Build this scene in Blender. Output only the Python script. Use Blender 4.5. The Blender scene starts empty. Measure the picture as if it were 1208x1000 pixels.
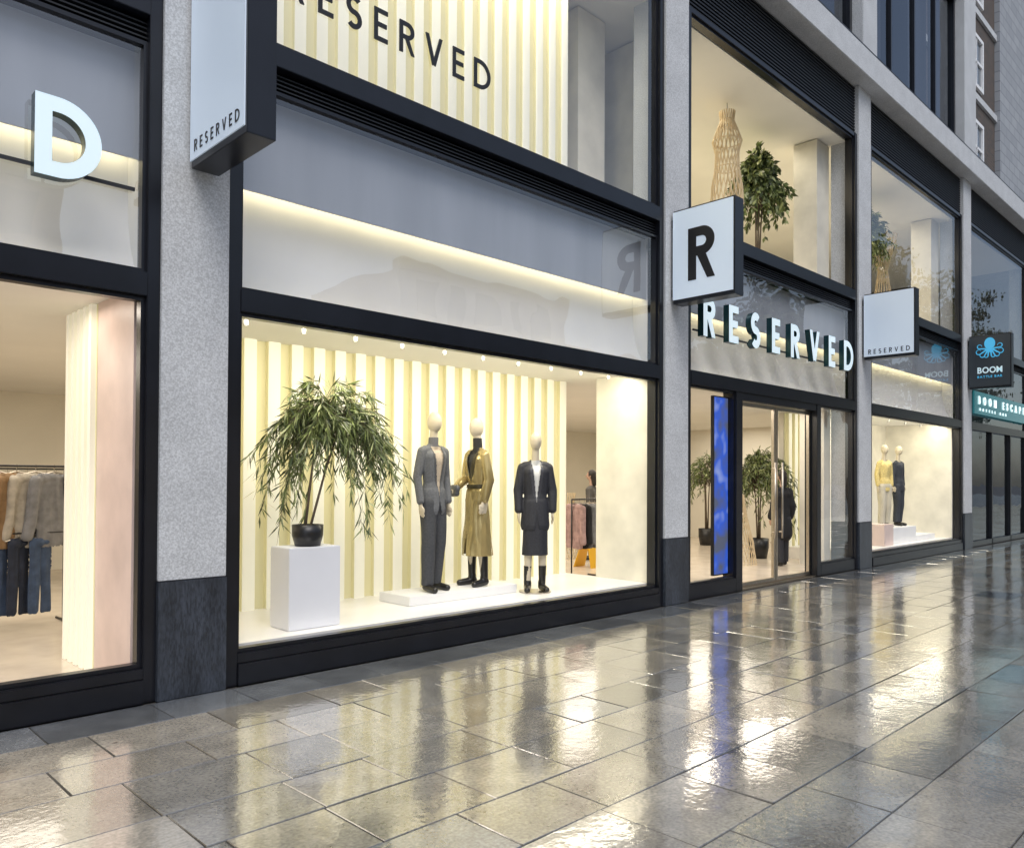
import bpy,bmesh,math,random
from mathutils import Vector,Matrix,Euler
from mathutils import noise as mnoise
random.seed(7)
R=random.uniform
scn=bpy.context.scene
COL=scn.collection
OFF={}
# ---------------------------------------------------------------- materials
def M(name,col,rough=.5,metal=0,emit=None,es=0,ns=0,na=0,bump=0,bs=60,spec=.5,coat=0,nscl=(1,1,1),speck=0):
    m=bpy.data.materials.new(name);m.use_nodes=True
    nt=m.node_tree;N=nt.nodes;L=nt.links
    b=N['Principled BSDF']
    b.inputs['Base Color'].default_value=(*col,1);b.inputs['Roughness'].default_value=rough
    b.inputs['Metallic'].default_value=metal;b.inputs['Specular IOR Level'].default_value=spec
    b.inputs['Coat Weight'].default_value=coat
    if emit:
        b.inputs['Emission Color'].default_value=(*emit,1);b.inputs['Emission Strength'].default_value=es
        if es<2:m.cycles.emission_sampling='NONE'
    tc=N.new('ShaderNodeTexCoord')
    mp=N.new('ShaderNodeMapping');mp.inputs['Scale'].default_value=nscl
    L.new(tc.outputs['Object'],mp.inputs['Vector'])
    last=None
    if na:
        n=N.new('ShaderNodeTexNoise');n.inputs['Scale'].default_value=ns;n.inputs['Detail'].default_value=6
        L.new(mp.outputs[0],n.inputs['Vector'])
        r=N.new('ShaderNodeMapRange');r.inputs['From Min'].default_value=.3;r.inputs['From Max'].default_value=.7
        r.inputs['To Min'].default_value=1-na;r.inputs['To Max'].default_value=1+na
        L.new(n.outputs['Fac'],r.inputs['Value'])
        last=r.outputs[0]
        if speck:
            n2=N.new('ShaderNodeTexNoise');n2.inputs['Scale'].default_value=85;n2.inputs['Detail'].default_value=3
            L.new(mp.outputs[0],n2.inputs['Vector'])
            r2=N.new('ShaderNodeMapRange');r2.inputs['From Min'].default_value=.35;r2.inputs['From Max'].default_value=.65
            r2.inputs['To Min'].default_value=1-speck;r2.inputs['To Max'].default_value=1+speck*.6
            L.new(n2.outputs['Fac'],r2.inputs['Value'])
            mm=N.new('ShaderNodeMath');mm.operation='MULTIPLY';L.new(last,mm.inputs[0]);L.new(r2.outputs[0],mm.inputs[1]);last=mm.outputs[0]
        vm=N.new('ShaderNodeVectorMath');vm.operation='SCALE';vm.inputs[0].default_value=col
        L.new(last,vm.inputs['Scale']);L.new(vm.outputs[0],b.inputs['Base Color'])
    if bump:
        n=N.new('ShaderNodeTexNoise');n.inputs['Scale'].default_value=bs;n.inputs['Detail'].default_value=4
        L.new(mp.outputs[0],n.inputs['Vector'])
        bp=N.new('ShaderNodeBump');bp.inputs['Strength'].default_value=bump;bp.inputs['Distance'].default_value=.02
        L.new(n.outputs['Fac'],bp.inputs['Height']);L.new(bp.outputs[0],b.inputs['Normal'])
    return m
def glassmat(name,ior=2.1,wav=.012,dens=0,col=(1,1,1)):
    m=bpy.data.materials.new(name);m.use_nodes=True
    nt=m.node_tree;N=nt.nodes;L=nt.links
    b=N['Principled BSDF'];b.inputs['Metallic'].default_value=1;b.inputs['Roughness'].default_value=0
    b.inputs['Base Color'].default_value=(*col,1);b.inputs['Alpha'].default_value=.15
    tc=N.new('ShaderNodeTexCoord');n=N.new('ShaderNodeTexNoise');n.inputs['Scale'].default_value=.7
    L.new(tc.outputs['Object'],n.inputs['Vector'])
    bp=N.new('ShaderNodeBump');bp.inputs['Strength'].default_value=1;bp.inputs['Distance'].default_value=wav
    L.new(n.outputs['Fac'],bp.inputs['Height']);L.new(bp.outputs[0],b.inputs['Normal'])
    geo=N.new('ShaderNodeNewGeometry')
    mr=N.new('ShaderNodeMapRange');mr.inputs['To Min'].default_value=ior;mr.inputs['To Max'].default_value=1/ior
    L.new(geo.outputs['Backfacing'],mr.inputs['Value'])
    f=N.new('ShaderNodeFresnel');L.new(mr.outputs[0],f.inputs['IOR'])
    ad=N.new('ShaderNodeMath');ad.operation='ADD';ad.inputs[1].default_value=dens;L.new(f.outputs[0],ad.inputs[0])
    L.new(ad.outputs[0],b.inputs['Alpha'])
    m.surface_render_method='BLENDED'
    return m
stone=M('limestone',(.56,.575,.59),.6,ns=3,na=.07,bump=.06,bs=90,speck=.24)
granite=M('dark_granite',(.035,.042,.055),.3,ns=5,na=.4,speck=.4,nscl=(1,1,.25))
frame=M('black_metal_frame',(.006,.007,.011),.28,ns=4,na=.25)
framem=M('dark_metal_matt',(.016,.018,.024),.5,ns=4,na=.3)
louv=M('louvre_metal',(.014,.016,.02),.5,.3)
panel=M('fascia_panel',(.32,.34,.375),.3,ns=.9,na=.10,nscl=(3,1,.3))
cove=M('cove_white',(.58,.585,.60),.6,ns=1,na=.05)
cream=M('cream_fin',(.90,.88,.76),.5,emit=(1,.95,.72),es=.15,ns=2,na=.03)  # bright fin fronts, slight backlight glow put into the material
creamr=M('cream_recess_shade',(.72,.67,.42),.6,emit=(1,.94,.55),es=.10,ns=2,na=.05,nscl=(1,1,.3))  # same cream as the fins, recess shade and warm glow put into the colour
creamwall=M('cream_wall',(.80,.76,.66),.6,ns=1,na=.05)
marble=M('pale_marble',(.72,.69,.60),.35,ns=2.5,na=.12)
blush=M('blush_tint',(.74,.59,.53),.4,ns=2.5,na=.12)
ceilm=M('ceiling_paint',(.82,.80,.74),.7,ns=1,na=.03)
displayfloor=M('display_floor',(.85,.83,.78),.3,ns=2,na=.03)
shopfloor=M('shop_floor_tile',(.62,.54,.44),.22,ns=3,na=.1)
white=M('white_paint',(.82,.82,.82),.35,ns=2,na=.03)
signwhite=M('sign_face_white',(.68,.77,.88),.3,emit=(.68,.84,1),es=.16,ns=1,na=.03)
black=M('black_paint',(.012,.012,.014),.4)
steel=M('brushed_steel',(.5,.45,.38),.28,1,ns=30,na=.08)
lettercyan=M('letter_face',(.72,.82,.86),.3,emit=(.68,.9,1),es=.34)
letterside=M('letter_return',(.01,.045,.055),.25,.5)
led=M('led_strip',(1,1,1),.5,emit=(1,.85,.48),es=17)
ledw=M('lamp_glow',(1,1,1),.5,emit=(1,.93,.75),es=1.2)
glass=glassmat('window_glass')
glassd=glassmat('tinted_glass',dens=.3,col=(.25,.28,.32))
# ---------------------------------------------------------------- mesh helpers
def link(o,parent):
    COL.objects.link(o)
    if parent is not None:
        o.parent=parent;OFF[o.name]=OFF.get(parent.name,Vector((0,0,0)))
    return o
def thing(name,label,cat,loc=(0,0,0),group=None,local=False,rot=0,scale=1):
    e=bpy.data.objects.new(name,None);e.location=loc;e.rotation_euler=(0,0,rot);e.scale=(scale,)*3
    e.empty_display_size=.2
    COL.objects.link(e);e['label']=label;e['category']=cat
    if group:e['group']=group
    OFF[e.name]=Vector((0,0,0)) if local else Vector(loc)
    return e
def mk(name,verts,faces,mat,parent=None,smooth=False):
    off=OFF.get(parent.name,Vector((0,0,0))) if parent is not None else Vector((0,0,0))
    me=bpy.data.meshes.new(name)
    me.from_pydata([tuple(Vector(v)-off) for v in verts],[],faces)
    for m in (mat if isinstance(mat,(list,tuple)) else [mat]): me.materials.append(m)
    if smooth:
        for p in me.polygons:p.use_smooth=True
    me.update()
    return link(bpy.data.objects.new(name,me),parent)
BF=[(0,3,2,1),(4,5,6,7),(0,1,5,4),(1,2,6,5),(2,3,7,6),(3,0,4,7)]
def boxes(name,bl,mat,parent=None,bev=0):
    V=[];F=[]
    for (a,b,c,d,e,f) in bl:
        n=len(V)
        V+=[(a,c,e),(b,c,e),(b,d,e),(a,d,e),(a,c,f),(b,c,f),(b,d,f),(a,d,f)]
        F+=[tuple(i+n for i in q) for q in BF]
    o=mk(name,V,F,mat,parent)
    if bev:
        bm=bmesh.new();bm.from_mesh(o.data)
        bmesh.ops.bevel(bm,geom=bm.edges[:],offset=bev,segments=2,affect='EDGES')
        bm.to_mesh(o.data);bm.free()
    return o
def pane(name,x0,x1,z0,z1,y,mat,parent):
    return mk(name,[(x0,y,z0),(x1,y,z0),(x1,y,z1),(x0,y,z1)],[(0,1,2,3)],mat,parent)
def frameof(w0,w1,z0,z1,t,y0,y1):
    return [(w0,w0+t,y0,y1,z0,z1),(w1-t,w1,y0,y1,z0,z1),(w0+t,w1-t,y0,y1,z0,z0+t),(w0+t,w1-t,y0,y1,z1-t,z1)]
def tube(V,F,pts,rads,n=6,closed=False):
    base=len(V)
    for i,p in enumerate(pts):
        p=Vector(p)
        d=(Vector(pts[min(i+1,len(pts)-1)])-Vector(pts[max(i-1,0)])).normalized()
        u=d.cross(Vector((0,0,1)))
        if u.length<.05:u=d.cross(Vector((0,1,0)))
        u.normalize();v=d.cross(u)
        for k in range(n):
            a=2*math.pi*k/n
            V.append(tuple(p+rads[i]*(math.cos(a)*u+math.sin(a)*v)))
    for i in range(len(pts)-1):
        for k in range(n):
            a=base+i*n+k;b=base+i*n+(k+1)%n
            F.append((a,b,b+n,a+n))
    F.append(tuple(base+k for k in range(n))[::-1]);F.append(tuple(base+(len(pts)-1)*n+k for k in range(n)))
def lathe(prof,n=32,c=(0,0)):
    V=[];F=[]
    for (r,z) in prof:
        for k in range(n):
            a=2*math.pi*k/n;V.append((c[0]+r*math.cos(a),c[1]+r*math.sin(a),z))
    for i in range(len(prof)-1):
        for k in range(n):
            a=i*n+k;b=i*n+(k+1)%n
            F.append((a,b,b+n,a+n))
    return V,F
# ---------------------------------------------------------------- lettering
_ch={}
def charmesh(ch,bold,depth):
    k=(ch,bold,depth)
    if k in _ch:return _ch[k]
    cu=bpy.data.curves.new('t','FONT');cu.body=ch;cu.size=1;cu.offset=bold;cu.extrude=depth;cu.resolution_u=6
    o=bpy.data.objects.new('t',cu);COL.objects.link(o)
    bpy.context.view_layer.update()
    dg=bpy.context.evaluated_depsgraph_get()
    me=bpy.data.meshes.new_from_object(o.evaluated_get(dg))
    V=[v.co.copy() for v in me.vertices];F=[tuple(p.vertices) for p in me.polygons];NZ=[p.normal.z for p in me.polygons]
    bpy.data.objects.remove(o);bpy.data.curves.remove(cu)
    _ch[k]=(V,F,NZ);return _ch[k]
def strokes(ch,t):
    a=t/2
    def arc(cx,cy,r,a0,a1,n=18):return [(cx+r*math.cos(math.radians(a0+(a1-a0)*k/n)),cy+r*math.sin(math.radians(a0+(a1-a0)*k/n))) for k in range(n+1)]
    if ch=='E':return [[(a,0),(a,1)],[(t,1-a),(.50,1-a)],[(t,.51),(.46,.51)],[(t,a),(.50,a)]],.50
    if ch=='R':
        rb=.275-a
        return [[(a,0),(a,1)],[(t,.725+rb),(.30,.725+rb)]+arc(.30,.725,rb,84,-84)+[(.30,.725-rb),(t,.725-rb)],[(.27,.52),(.60-t*.55,-.06)]],.62
    if ch=='D':
        return [[(a,0),(a,1)],[(t,1-a),(.26,1-a)]+arc(.26,.5,.5-a,84,-84,24)+[(.26,a),(t,a)]],.76
    if ch=='S':
        r=.265-a
        return [arc(.28,.5+r,r,38,270,20)+arc(.28,.5-r,r,90,-142,20)[1:]],.54
    if ch=='V':
        return [[(a*1.05-.02,1.06),(.335,t*.35)],[(.335,t*.35),(.67-a*1.05+.02,1.06)]],.67
    return None
def geochar(ch,t):
    # strokes as extruded strips; y stretched for S to reach cap height
    S,W=strokes(ch,t);V=[];F=[];NZ=[]
    for si,P in enumerate(S):
        pts=[Vector((p[0],p[1])) for p in P];n0=len(V);n=len(pts);zf=.5-.006*si
        L_=[];Rr=[]
        for i,p in enumerate(pts):
            d0=(pts[i]-pts[i-1]).normalized() if i>0 else None
            d1=(pts[i+1]-pts[i]).normalized() if i<n-1 else None
            if d0 is None:d0=d1
            if d1 is None:d1=d0
            m=(d0+d1).normalized();nn=Vector((-m.y,m.x));k=t/2/max(.4,nn.dot(Vector((-d1.y,d1.x))))
            L_.append(p+nn*k);Rr.append(p-nn*k)
        if ch=='S':
            f=lambda q:Vector((q.x,.5+(q.y-.5)*1.0/( .5+ (2*(.265-t/2)) -.5+t/2+.0)*.5)) 
            L_=[f(q) for q in L_];Rr=[f(q) for q in Rr]
        cl=lambda q:Vector((q.x,min(1,max(0,q.y))))
        L_=[cl(q) for q in L_];Rr=[cl(q) for q in Rr]
        for l,r in zip(L_,Rr):
            V+=[Vector((l.x,l.y,zf)),Vector((r.x,r.y,zf)),Vector((l.x,l.y,-.5)),Vector((r.x,r.y,-.5))]
        for i in range(n-1):
            q=n0+4*i
            F.append((q+1,q+5,q+4,q));NZ.append(1)
            F.append((q,q+4,q+6,q+2));NZ.append(0)
            F.append((q+5,q+1,q+3,q+7));NZ.append(0)
        F.append((n0+1,n0,n0+2,n0+3));NZ.append(0)
        q=n0+4*(n-1);F.append((q,q+1,q+3,q+2));NZ.append(0)
    return V,F,NZ
def lettering(s,h,width,org,xd,ud,depth,mats,parent,bold=.02,sep=False,name='letter',geo=0):
    xd=Vector(xd);ud=Vector(ud);nd=xd.cross(ud);org=Vector(org)
    if geo:
        sc=h;y0=0
    else:
        ref=charmesh('E',bold,0.0)[0];ch=max(v.y for v in ref)-min(v.y for v in ref);y0=min(v.y for v in ref)
        sc=h/ch
    info=[]
    for c in s:
        if c==' ':info.append(None);continue
        V,F,NZ=geochar(c,geo) if geo else charmesh(c,bold,.5)
        info.append((V,F,NZ,min(v.x for v in V),max(v.x for v in V)))
    tot=sum((i[4]-i[3]) if i else .3 for i in info)*sc
    gap=(width-tot)/max(1,len(s)-1);xs=1
    if gap<.04*h and len(s)>1: xs=(width-.06*h*(len(s)-1))/tot;gap=.06*h
    x=0;AV=[];AF=[];AM=[]
    for i in info:
        if i is None:x+=.3*sc*xs+gap;continue
        V,F,NZ,a,b=i
        if sep:AV=[];AF=[];AM=[]
        n=len(AV)
        for v in V:
            AV.append(org+xd*(x+(v.x-a)*sc*xs)+ud*((v.y-y0)*sc)+nd*((v.z+.5)*depth))
        for f,z in zip(F,NZ):
            AF.append(tuple(q+n for q in f));AM.append(0 if z>.5 else 1)
        x+=(b-a)*sc*xs+gap
        if sep:
            o=mk(name,AV,AF,mats,parent)
            if len(mats)>1:
                for p,m in zip(o.data.polygons,AM):p.material_index=m
    if not sep:
        o=mk(name,AV,AF,mats,parent)
        if len(o.data.materials)>1:
            for p,m in zip(o.data.polygons,AM):p.material_index=m
    return o
# ---------------------------------------------------------------- blobs
def caps(p0,r0,p1,r1,sx=1,sy=1):
    p0=Vector(p0);p1=Vector(p1);d=p1-p0;L=d.length;d.normalize()
    if abs(d.z)>.6:
        u=Vector((1,0,0));u=(u-d*u.dot(d)).normalized()
    else:
        u=d.cross(Vector((0,0,1))).normalized()
    v=d.cross(u)
    n=18;V=[];F=[];rings=[]
    for k in range(1,6):
        a=math.pi/2*k/6;rings.append((-r0*math.cos(a),r0*math.sin(a)))
    rings.append((0,r0));rings.append((L,r1))
    for k in range(1,6):
        a=math.pi/2*k/6;rings.append((L+r1*math.sin(a),r1*math.cos(a)))
    for t,r in rings:
        for k in range(n):
            a=2*math.pi*k/n
            V.append(p0+d*t+u*(r*sx*math.cos(a))+v*(r*sy*math.sin(a)))
    for i in range(len(rings)-1):
        for k in range(n):
            a=i*n+k;b=i*n+(k+1)%n;F.append((a,b,b+n,a+n))
    F.append(tuple(range(n))[::-1]);m=(len(rings)-1)*n;F.append(tuple(m+k for k in range(n)))
    return V,F
def ell(c,rx,ry,rz,n=20,mm=14):
    V=[];F=[]
    for i in range(1,mm):
        t=math.pi*i/mm
        for k in range(n):
            a=2*math.pi*k/n
            V.append(Vector((c[0]+rx*math.sin(t)*math.cos(a),c[1]+ry*math.sin(t)*math.sin(a),c[2]-rz*math.cos(t))))
    for i in range(mm-2):
        for k in range(n):
            a=i*n+k;b=i*n+(k+1)%n;F.append((a,b,b+n,a+n))
    F.append(tuple(range(n))[::-1]);m=(mm-2)*n;F.append(tuple(m+k for k in range(n)))
    return V,F
def blobmesh(parts,voxel,smooth=4):
    V=[];F=[]
    for v,f in parts:
        n=len(V);V+=[tuple(q) for q in v];F+=[tuple(i+n for i in q) for q in f]
    me=bpy.data.meshes.new('b');me.from_pydata(V,[],F);me.update()
    o=bpy.data.objects.new('b',me);COL.objects.link(o)
    bm=bmesh.new();bm.from_mesh(me);bmesh.ops.recalc_face_normals(bm,faces=bm.faces);bm.to_mesh(me);bm.free()
    r=o.modifiers.new('r','REMESH');r.mode='VOXEL';r.voxel_size=voxel
    s=o.modifiers.new('s','SMOOTH');s.factor=.5;s.iterations=smooth
    bpy.context.view_layer.update()
    dg=bpy.context.evaluated_depsgraph_get()
    out=bpy.data.meshes.new_from_object(o.evaluated_get(dg))
    bpy.data.objects.remove(o);bpy.data.meshes.remove(me)
    return out
def blob(name,parts,voxel,mats,parent,cut=None,matfn=None,smooth=4,fold=0):
    me=blobmesh(parts,voxel,smooth)
    if cut or fold:
        bm=bmesh.new();bm.from_mesh(me)
        if cut:
            bmesh.ops.delete(bm,geom=[f for f in bm.faces if cut(f.calc_center_median())],context='FACES')
        if fold:
            for v in bm.verts:
                q=v.co
                v.co=q+v.normal*fold*mnoise.noise(Vector((q.x*11,q.y*11,q.z*3.2))+Vector((fold*900,0,0)))
        bm.to_mesh(me);bm.free()
    me.materials.clear()
    mats=mats if isinstance(mats,(list,tuple)) else [mats]
    for m in mats:me.materials.append(m)
    for p in me.polygons:
        p.use_smooth=True
        p.material_index=matfn(p.center) if matfn else 0
    me.name=name
    o=bpy.data.objects.new(name,me)
    return link(o,parent)
# ================================================================ BUILDING
bld=thing('shop_building','pale stone shop building with black framed display windows','building')
cols=[(-4.1,-3.6),(2.17,2.67),(8.47,9.0),(14.63,15.2),(20.85,21.45),(27.1,27.7),(33.4,34.0)]
for i,(a,b) in enumerate(cols):
    c=boxes('column',[(a,b,-.10,.42,.86,8.897)],stone,bld,.004)
    boxes('column_base',[(a-.004,b+.004,-.112,.42,0,.855)],granite,c,.004)
boxes('stone_ledge',[(-6,34,-.35,.5,8.9,9.38)],stone,bld,.01)
boxes('ledge_gutter',[(-6,34,-.28,.4,9.383,9.5)],framem,bld)
for i,(a,b) in enumerate(cols[:5]):
    w=.25 if i==4 else .05
    boxes('upper_column',[(a-w,b+.05,-.2,.6,9.503,17)],stone,bld,.01)
boxes('upper_spandrel',[(-6,21.5,-.12,.5,13.2,13.9)],stone,bld,.01)
boxes('parapet',[(-6,21.5,.0,.5,16.4,17.02)],stone,bld,.01)
dark=M('dark_interior',(.02,.02,.025),.7,ns=1,na=.5)
mesh_m=M('perforated_screen',(.10,.10,.11),.4,.5,ns=40,na=.7)
for i in range(4):
    a=cols[i][1]+.05;b=cols[i+1][0]-(.25 if i==3 else .05)
    w=boxes('upper_window',frameof(a,b,9.7,13.19,.1,.0,.14)+[(a+(b-a)*k/4-.03,a+(b-a)*k/4+.03,.02,.12,9.8,13.1) for k in (1,2,3)],frame,bld)
    pane('window_glass',a+.1,b-.1,9.8,13.1,.07,glassd,w)
    for k in (0,2,3):boxes('window_screen',[(a+.1+(b-a)*k/4,a+(b-a)*(k+1)/4-.1,.2,.22,9.8,13.0)],mesh_m,w)
    boxes('sill_panel',[(a,b,-.05,.3,9.503,9.697)],framem,bld)
boxes('upper_core',[(-6,21.4,.9,12,9.5,17.0)],dark,bld)
boxes('building_shell',[(-6,34,12,12.3,0,9.3),(-6.3,-6,-.1,12.3,0,17),(34,34.3,-.1,12.3,0,9.3),(-6,34,.5,12,9.1,9.3)],stone,bld)
bays=[(cols[i][1],cols[i+1][0]) for i in range(6)]
for i,(a,b) in enumerate(bays):
    far=i>=4
    boxes('facade_frame',[(a,a+.11,-.07,.12,0,8),(b-.09,b,-.07,.12,0,8),
        (a+.11,b-.09,-.075,.14,2.9,3.07),(a+.11,b-.09,-.075,.16,4.92,5.1),(a+.11,b-.09,-.06,.12,7.93,8.0)],frame,bld,.004)
    boxes('louvre_band',[(a+.11,b-.09,.0,.14,4.74+.035*k,4.752+.035*k) for k in range(5)]+[(a+.11,b-.09,.15,.2,4.72,4.917)],louv,bld)
    boxes('louvre_band',[(a,b,-.03,.10,8.02+.055*k,8.045+.055*k) for k in range(16)]+[(a,b,.12,.3,8.003,8.897)],louv,bld)
    x0,x1=a+.11,b-.09
    g=boxes('upper_window',frameof(x0,x1,5.1,7.93,.035,-.03,.05),frame,bld)
    if i!=2:pane('window_glass',x0+.035,x1-.035,5.135,7.895,.0,glass if not far else glassd,g)
    g=boxes('fascia_window',frameof(x0,x1,3.07,4.74,.03,-.03,.05),frame,bld)
    pane('window_glass',x0+.03,x1-.03,3.1,4.71,.0,glass,g)
    boxes('fascia_panel',[(x0,x1,.14,.16,3.94,4.72)],panel if not far else framem,bld)
    prof=[(.055,3.072),(.12,3.10),(.20,3.17),(.26,3.27),(.305,3.40),(.335,3.55),(.35,3.72),(.355,3.9),(.355,4.15)]
    V=[];F=[]
    for (y,z) in prof:V+=[(x0,y,z),(x1,y,z)]
    for k in range(len(prof)-1):F.append((2*k,2*k+1,2*k+3,2*k+2))
    mk('lighting_cove',V,F,cove if not far else framem,bld,True)
    boxes('cove_soffit',[(x0,x1,.163,.40,4.15,4.19),(x0-.02,x0,.05,.4,3.07,4.6),(x1,x1+.02,.05,.4,3.07,4.6)],cove if not far else framem,bld)
    if not far:
        boxes('light_strip',[(x0+.02,x1-.02,.26,.29,4.03,4.04)],led,bld)
for i in [0,1,3]:
    a,b=bays[i]
    boxes('window_sill',[(a+.11,b-.09,-.09,.12,0,.17),(a+.11,b-.09,-.07,.13,.172,.245)],frame,bld,.005)
    g=boxes('display_window',frameof(a+.11,b-.09,.247,2.898,.03,-.03,.05),frame,bld)
boxes('shop_floor',[(-6,21,.13,12,.0,.05)],shopfloor,bld)
boxes('shop_ceiling',[(-6,21.1,.13,12,3.0,3.06)],ceilm,bld)
boxes('upper_floor',[(-6,27,.21,12,4.95,5.08)],creamwall,bld)
boxes('upper_ceiling',[(-6,27,.13,12,7.92,8.0)],ceilm,bld)
boxes('back_wall',[(-6,21,9.0,9.1,.05,3.0)],creamwall,bld)
boxes('back_wall',[(-6,27,6.5,6.6,5.08,7.92)],creamwall,bld)
boxes('end_wall',[(19.0,19.1,1.75,9,.05,3.0)],creamwall,bld)
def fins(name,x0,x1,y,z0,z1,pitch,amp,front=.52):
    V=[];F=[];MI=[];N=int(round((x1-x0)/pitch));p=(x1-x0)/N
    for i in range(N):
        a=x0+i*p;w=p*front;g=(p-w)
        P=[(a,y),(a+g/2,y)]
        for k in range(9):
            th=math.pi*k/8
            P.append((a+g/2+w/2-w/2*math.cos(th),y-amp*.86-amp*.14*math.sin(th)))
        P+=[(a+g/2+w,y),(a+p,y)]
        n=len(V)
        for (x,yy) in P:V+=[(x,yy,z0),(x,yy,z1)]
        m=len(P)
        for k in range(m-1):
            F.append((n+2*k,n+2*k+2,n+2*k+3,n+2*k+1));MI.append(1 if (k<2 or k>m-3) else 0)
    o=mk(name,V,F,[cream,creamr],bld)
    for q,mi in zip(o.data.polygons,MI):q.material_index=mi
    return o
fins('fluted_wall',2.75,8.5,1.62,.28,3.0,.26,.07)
boxes('partition_wall',[(2.7,8.5,1.64,1.74,.05,3.0)],creamwall,bld)
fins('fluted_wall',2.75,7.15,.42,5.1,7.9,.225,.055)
boxes('partition_wall',[(2.7,7.15,.45,.55,5.1,7.9)],creamwall,bld)
boxes('display_platform',[(2.68,8.47,.131,1.63,.05,.28)],displayfloor,bld)
boxes('display_platform',[(15.2,20.85,.131,1.63,.05,.28)],displayfloor,bld)
boxes('return_wall',[(8.43,9.0,.425,1.0,.052,2.998),(8.43,8.468,.13,.425,.282,2.998)],marble,bld)
boxes('return_wall',[(2.06,2.16,.13,.93,.052,2.998)],blush,bld)  # pink of the window reflection put into this wall's colour
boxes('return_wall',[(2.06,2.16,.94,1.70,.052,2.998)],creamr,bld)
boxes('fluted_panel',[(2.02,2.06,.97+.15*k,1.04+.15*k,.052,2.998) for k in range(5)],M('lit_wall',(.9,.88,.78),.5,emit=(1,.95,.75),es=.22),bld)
boxes('return_wall',[(20.7,20.85,.13,2.2,.282,2.998)],marble,bld)
boxes('back_panel',[(15.2,20.7,1.64,1.74,.05,2.998)],marble,bld)
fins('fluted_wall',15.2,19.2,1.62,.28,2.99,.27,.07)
for q in ((7.9,8.46,.9,1.4),(14.1,14.62,.45,.9),(20.3,20.84,.45,.9),(12.9,13.5,3.5,4),(9.1,9.4,.5,6)):
    boxes('return_wall',[(*q,5.09,7.9)],marble,bld)
for q in ((.2,.6,6,6.4),(14.35,14.62,.43,.9),(4.2,4.6,5.2,5.6)):
    boxes('interior_pillar',[(*q,.05,3.0)],marble,bld)
# ---------------------------------------------------------------- entrance bay
a,b=bays[2]
boxes('entrance_frame',[(10.32,10.50,-.06,.16,0,2.9),(12.98,13.13,-.06,.16,0,2.9),(10.50,12.98,-.05,.14,2.79,2.9),
  (a+.11,10.32,-.06,.12,0,.2),(13.13,b-.09,-.06,.12,0,.2)],frame,bld,.004)
boxes('door_track',[(10.5,12.98,-.04,.5,.0,.02)],steel,bld)
g=boxes('side_window',frameof(a+.11,10.32,.2,2.898,.03,-.03,.05),frame,bld)
g=boxes('side_window',frameof(13.13,b-.09,.2,2.898,.03,-.03,.05),frame,bld);pane('window_glass',13.16,b-.12,.23,2.87,0,glass,g)
for (d0,d1,hx) in ((10.52,11.73,11.62),(11.75,12.96,11.86)):
    d=boxes('door',frameof(d0,d1,.03,2.78,.055,.05,.1),steel,bld,.004)
    V=[];F=[];tube(V,F,[(hx,.0,.7),(hx,.0,1.9)],[.014,.014],10);tube(V,F,[(hx,.0,.8),(hx,.06,.8)],[.01]*2,8);tube(V,F,[(hx,.0,1.8),(hx,.06,1.8)],[.01]*2,8)
    mk('door_handle',V,F,steel,d,True)
# ---------------------------------------------------------------- bar bay (next shop)
a,b=bays[4]
boxes('bar_entrance_frame',[(a+.11+k*1.8,a+.20+k*1.8,-.05,.1,0,2.9) for k in range(4)]+[(a+.11,b-.09,-.05,.08,0,.14)],frame,bld)
pane('bar_door_glass',a+.11,b-.09,.12,2.9,.02,glassd,bld)
boxes('bar_interior',[(a,b,3,3.1,0,3),(a,b,.1,3,3.0,3.05),(a,b,.1,3,.0,.03),(b-.05,b,.13,3,.03,3.0)],M('bar_wall',(.10,.07,.055),.6,ns=2,na=.5),bld)
barl=M('bar_lamp',(1,1,1),.5,emit=(1,.6,.3),es=1.9)
for k in range(4):boxes('bar_interior_light',[(a+.5+k*1.3,a+.62+k*1.3,1.5+.3*k,1.6+.3*k,2.3,2.5)],barl,bld)
a2,b2=bays[5]
pane('shopfront_glass',a2+.11,b2-.09,.2,2.9,.02,glass,bld)
boxes('lit_shop_wall',[(a2,b2,1.2,1.3,0,3),(a2,b2,.1,1.2,3,3.05)],M('bright_display',(.9,.9,.9),.5,emit=(1,.97,.9),es=1.2),bld)

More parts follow.
